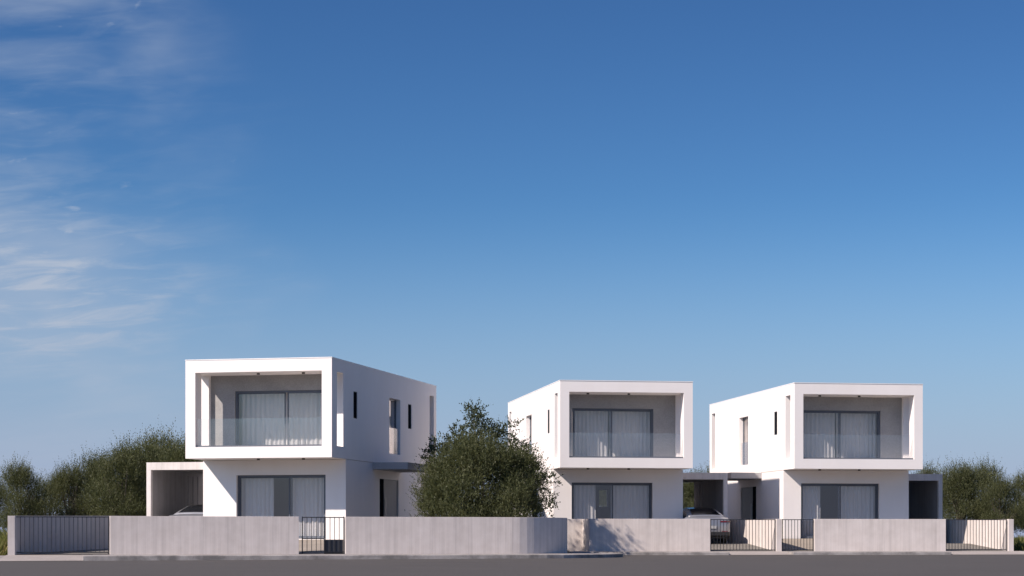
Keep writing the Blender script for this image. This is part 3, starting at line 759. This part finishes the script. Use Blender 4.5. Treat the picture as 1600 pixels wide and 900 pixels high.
def grove_kind(seed, name):
    """upright bushy tree about 5 m tall with thin shoots at the top; returns crown mesh and trunk mesh"""
    g = np.random.default_rng(seed); r = random.Random(seed)
    cl = []
    for i in range(46):
        h = r.uniform(.7, 4.0); f = (h - .7) / 3.3
        wmax = 1.45 * math.sin(math.pi * min(1, .30 + .62 * f)) + .12
        a = r.uniform(0, 2 * math.pi); d = wmax * math.sqrt(r.random())
        cl.append(((d * math.cos(a), d * math.sin(a), h), r.uniform(.38, .62)))
    Q, Tn = leaves(g, cl, 95, .17, .0125, .70, 1.5, 9)
    tops = []
    for i in range(26):
        a = r.uniform(0, 2 * math.pi); d = 1.15 * math.sqrt(r.random()); h = 4.0 - .55 * d * d + r.uniform(-.35, .45)
        tops.append(((d * math.cos(a), d * math.sin(a), h), r.uniform(.08, .16)))
    Q2, T2 = leaves(g, [(c, .22) for c, _ in tops], 80, .16, .016, .95, 2.6, 9)
    me = quads_mesh(name, np.concatenate([Q, Q2]), np.concatenate([Tn, T2]), M['leaf2'])
    bm = bmesh.new(); limbs(bm, branch_to(r, (0, 0, -.1), (.05, .03, .8), [cl[i][0] for i in range(0, 46, 5)] + [t[0] for t in tops[::3]], .11))
    bmesh.ops.recalc_face_normals(bm, faces=bm.faces)
    tm = bpy.data.meshes.new('trunk'); bm.to_mesh(tm); bm.free(); tm.materials.append(M['bark'])
    return me, tm
kinds = [grove_kind(s, 'crown') for s in (3, 8, 21, 34)]
def grove_tree(px, ytop, d, k, rz, label, wide=1.0, gz=-.2):
    x = (px - 800) / FPX * d; h = (840 - ytop) / FPX * d - gz
    s = h / 4.95
    root = thing('bushy_tree', label, 'tree', (x, d, EYE + gz), rz, 'bushy trees growing behind the houses')
    root.scale = (s * wide, s * wide, s)
    cm, tm = kinds[k]
    for n, me in (('crown', cm), ('trunk', tm)):
        o = bpy.data.objects.new(n, me); COL.objects.link(o); o.parent = root
LEFT = [(-18, 738, 97, 0, 1.2, 'bushy tree cut by the left picture edge, behind the end wall'),
        (32, 720, 96, 1, .3, 'small pointed bushy tree above the left end of the shaded wall'),
        (76, 738, 104, 2, 2.2, 'low bushy tree in the dip right of the small pointed tree'),
        (112, 724, 98, 3, 4.0, 'bushy tree standing behind the middle of the left driveway gate'),
        (150, 704, 101, 0, 5.0, 'bushy tree behind the right end of the left driveway gate'),
        (190, 690, 96, 1, 3.1, 'bushy tree left of the carport, one step lower than the tallest'),
        (226, 680, 100, 2, .8, 'tall bushy tree rising above the left corner of the left carport'),
        (258, 676, 103, 3, 1.9, 'tallest bushy tree of the left grove, above the left carport roof'),
        (296, 680, 97, 0, 3.6, 'bushy tree against the left edge of the left house')]
RIGHT = [(946, 742, 108, 0, 2.4, 'dark bushy tree seen through the rear window of the middle house'),
         (1078, 742, 106, 1, .5, 'bushy tree seen through the carport behind the silver car'),
         (1102, 727, 112, 2, 1.5, 'tree tip rising above the carport between middle and right houses'),
         (1456, 727, 108, 3, 2.0, 'tree tip showing above the carport of the right house'),
         (1498, 719, 100, 0, 4.4, 'tallest bushy tree right of the right house, above the shaded carport corner'),
         (1534, 721, 103, 1, 2.7, 'bushy tree above the far right gate, second from the carport'),
         (1566, 738, 98, 2, 5.5, 'lower bushy tree above the end of the far right wall'),
         (1604, 738, 101, 3, .9, 'bushy tree cut by the right picture edge')]
for t in LEFT: grove_tree(*t)
for t in RIGHT: grove_tree(*t)

def big_trees():
    gz = -.30
    def P(px, y, dd, D): return ((px - 755) / FPX * D, dd, (840 - y) / FPX * D - gz)
    # the dense olive bush in front
    D = 72.9; g = np.random.default_rng(5); r = random.Random(5)
    root = thing('olive_tree', 'dense rounded olive tree standing behind the garden wall between the left and middle houses', 'tree', ((755 - 800) / FPX * D, D, EYE + gz))
    cl = []
    for i in range(230):
        px = r.uniform(672, 838); f = (px - 755) / 88
        ytop = 703 + 44 * abs(f) ** 2.3 - 8 * math.cos(f * 6 + .6)
        y = r.uniform(ytop, 838); half = 1.75 * math.sqrt(max(.05, 1 - f * f)) * (.55 + .45 * min(1, (y - ytop) / 50))
        cl.append((P(px, y, r.uniform(-half, half), D), r.uniform(.28, .5)))
    Q, Tn = leaves(g, cl, 100, .14, .012, .52, 1.2, 10)
    wis = [(P(px + r.uniform(-4, 4), y + r.uniform(-5, 5), r.uniform(-.6, .6), D), .2) for px, y in ((690, 722), (705, 708), (720, 700), (742, 696), (765, 698), (790, 706), (808, 716), (826, 738), (676, 740), (840, 758), (664, 768), (656, 784), (662, 796), (652, 774), (850, 786))]
    Q2, T2 = leaves(g, wis, 150, .13, .014, .45, 1.6, 9)
    o = bpy.data.objects.new('crown', quads_mesh('crown', np.concatenate([Q, Q2]), np.concatenate([Tn, T2]), M['leaf2'])); COL.objects.link(o); o.parent = root
    bm = bmesh.new(); tips = [P(px, y, dd, D) for px, y, dd in ((690, 730, 0), (720, 712, .5), (755, 708, -.5), (790, 712, .4), (825, 735, 0), (700, 770, .9), (810, 775, -.8), (665, 775, 0), (845, 780, 0))]
    limbs(bm, branch_to(r, (0, 0, -.15), (.05, 0, .7), tips, .10), 6); done('trunk', bm, M['bark'], root)
    # the darker, more open tree behind it
    D = 76.4; r = random.Random(9)
    root = thing('leafy_tree', 'taller darker tree with open thin top branches, rising behind the rounded olive tree', 'tree', ((755 - 800) / FPX * D, D, EYE + gz))
    up = []
    for (px, y, rad, n) in ((738, 645, 9, 4), (752, 652, 9, 4), (744, 666, 12, 5), (724, 676, 8, 3), (763, 662, 7, 3), (772, 682, 13, 6), (788, 676, 8, 3), (797, 668, 5, 2), (758, 690, 18, 8), (735, 694, 13, 6), (714, 684, 7, 2),
                            (700, 694, 12, 5), (686, 700, 11, 4), (676, 713, 10, 4), (712, 702, 14, 6), (800, 692, 10, 4), (806, 708, 14, 6), (822, 706, 8, 3), (780, 704, 16, 8), (668, 722, 6, 2),
                            (832, 724, 10, 4), (846, 742, 8, 3), (858, 752, 5, 2), (850, 766, 8, 3), (857, 779, 5, 2), (848, 794, 7, 3), (840, 800, 8, 3), (715, 722, 20, 8), (745, 722, 24, 12), (785, 726, 24, 12), (812, 738, 18, 9), (820, 785, 20, 12), (770, 780, 30, 14)):
        for i in range(n):
            up.append((P(px + r.uniform(-rad, rad), y + r.uniform(-rad, rad) * .8, r.uniform(-.8, .8), D), r.uniform(.12, .26)))
    Q, Tn = leaves(g, up, 95, .125, .024, .24, .5, 8)
    o = bpy.data.objects.new('crown', quads_mesh('crown', Q, Tn, M['leaf'])); COL.objects.link(o); o.parent = root
    tips = [P(px, y, 0, D) for px, y in ((738, 646), (752, 656), (788, 677), (690, 702), (676, 716), (806, 706), (828, 720), (856, 752), (855, 778))]
    fk = (0, 0, 1.4); segs = branch_to(r, (.05, 0, -.15), fk, tips, .09)
    for c, _ in up[::3]:
        c = Vector(c); t = min(tips, key=lambda q: (Vector(q) - c).length); segs.append((Vector(t).lerp(Vector(fk), .25), c, .012, .005))
    bm = bmesh.new(); limbs(bm, segs, 6); done('trunk', bm, M['bark'], root)
big_trees()

# ------------------------------------------------------------------ rough grass outside the end walls
def grass(name, x0, x1, y0, y1, n, h, z, seed):
    g = np.random.default_rng(seed)
    p = np.stack([g.uniform(x0, x1, n), g.uniform(y0, y1, n), np.full(n, z)], 1)
    p[:, 2] += (p[:, 1] - y0) * .012
    cl = .55 + .45 * np.sin(p[:, 0] * 2.1 + seed) * np.cos(p[:, 1] * 1.3)
    hh = h * g.uniform(.35, 1.0, n) * (.5 + .7 * np.clip(cl, 0, 1))
    a = g.uniform(0, 2 * np.pi, n); s = np.stack([np.cos(a), np.sin(a), np.zeros(n)], 1) * .011
    lean = np.stack([g.normal(size=n) * .25, g.normal(size=n) * .25, np.ones(n)], 1) * hh[:, None]
    q = np.stack([p - s, p + s, p + lean * .62 + s * .7 , p + lean * np.array([1.3, 1.3, 1])], 1)
    me = quads_mesh(name, q, np.clip(g.normal(.5, .25, n), 0, 1), M['grass'])
    o = bpy.data.objects.new(name, me); COL.objects.link(o); o['kind'] = 'stuff'; o.location.z = EYE
grass('grass', -21.5, -15.9, 63.2, 92, 16000, .75, -.62, 2)
grass('grass', 20.25, 25.5, 81.2, 98, 12000, .6, -.60, 4)
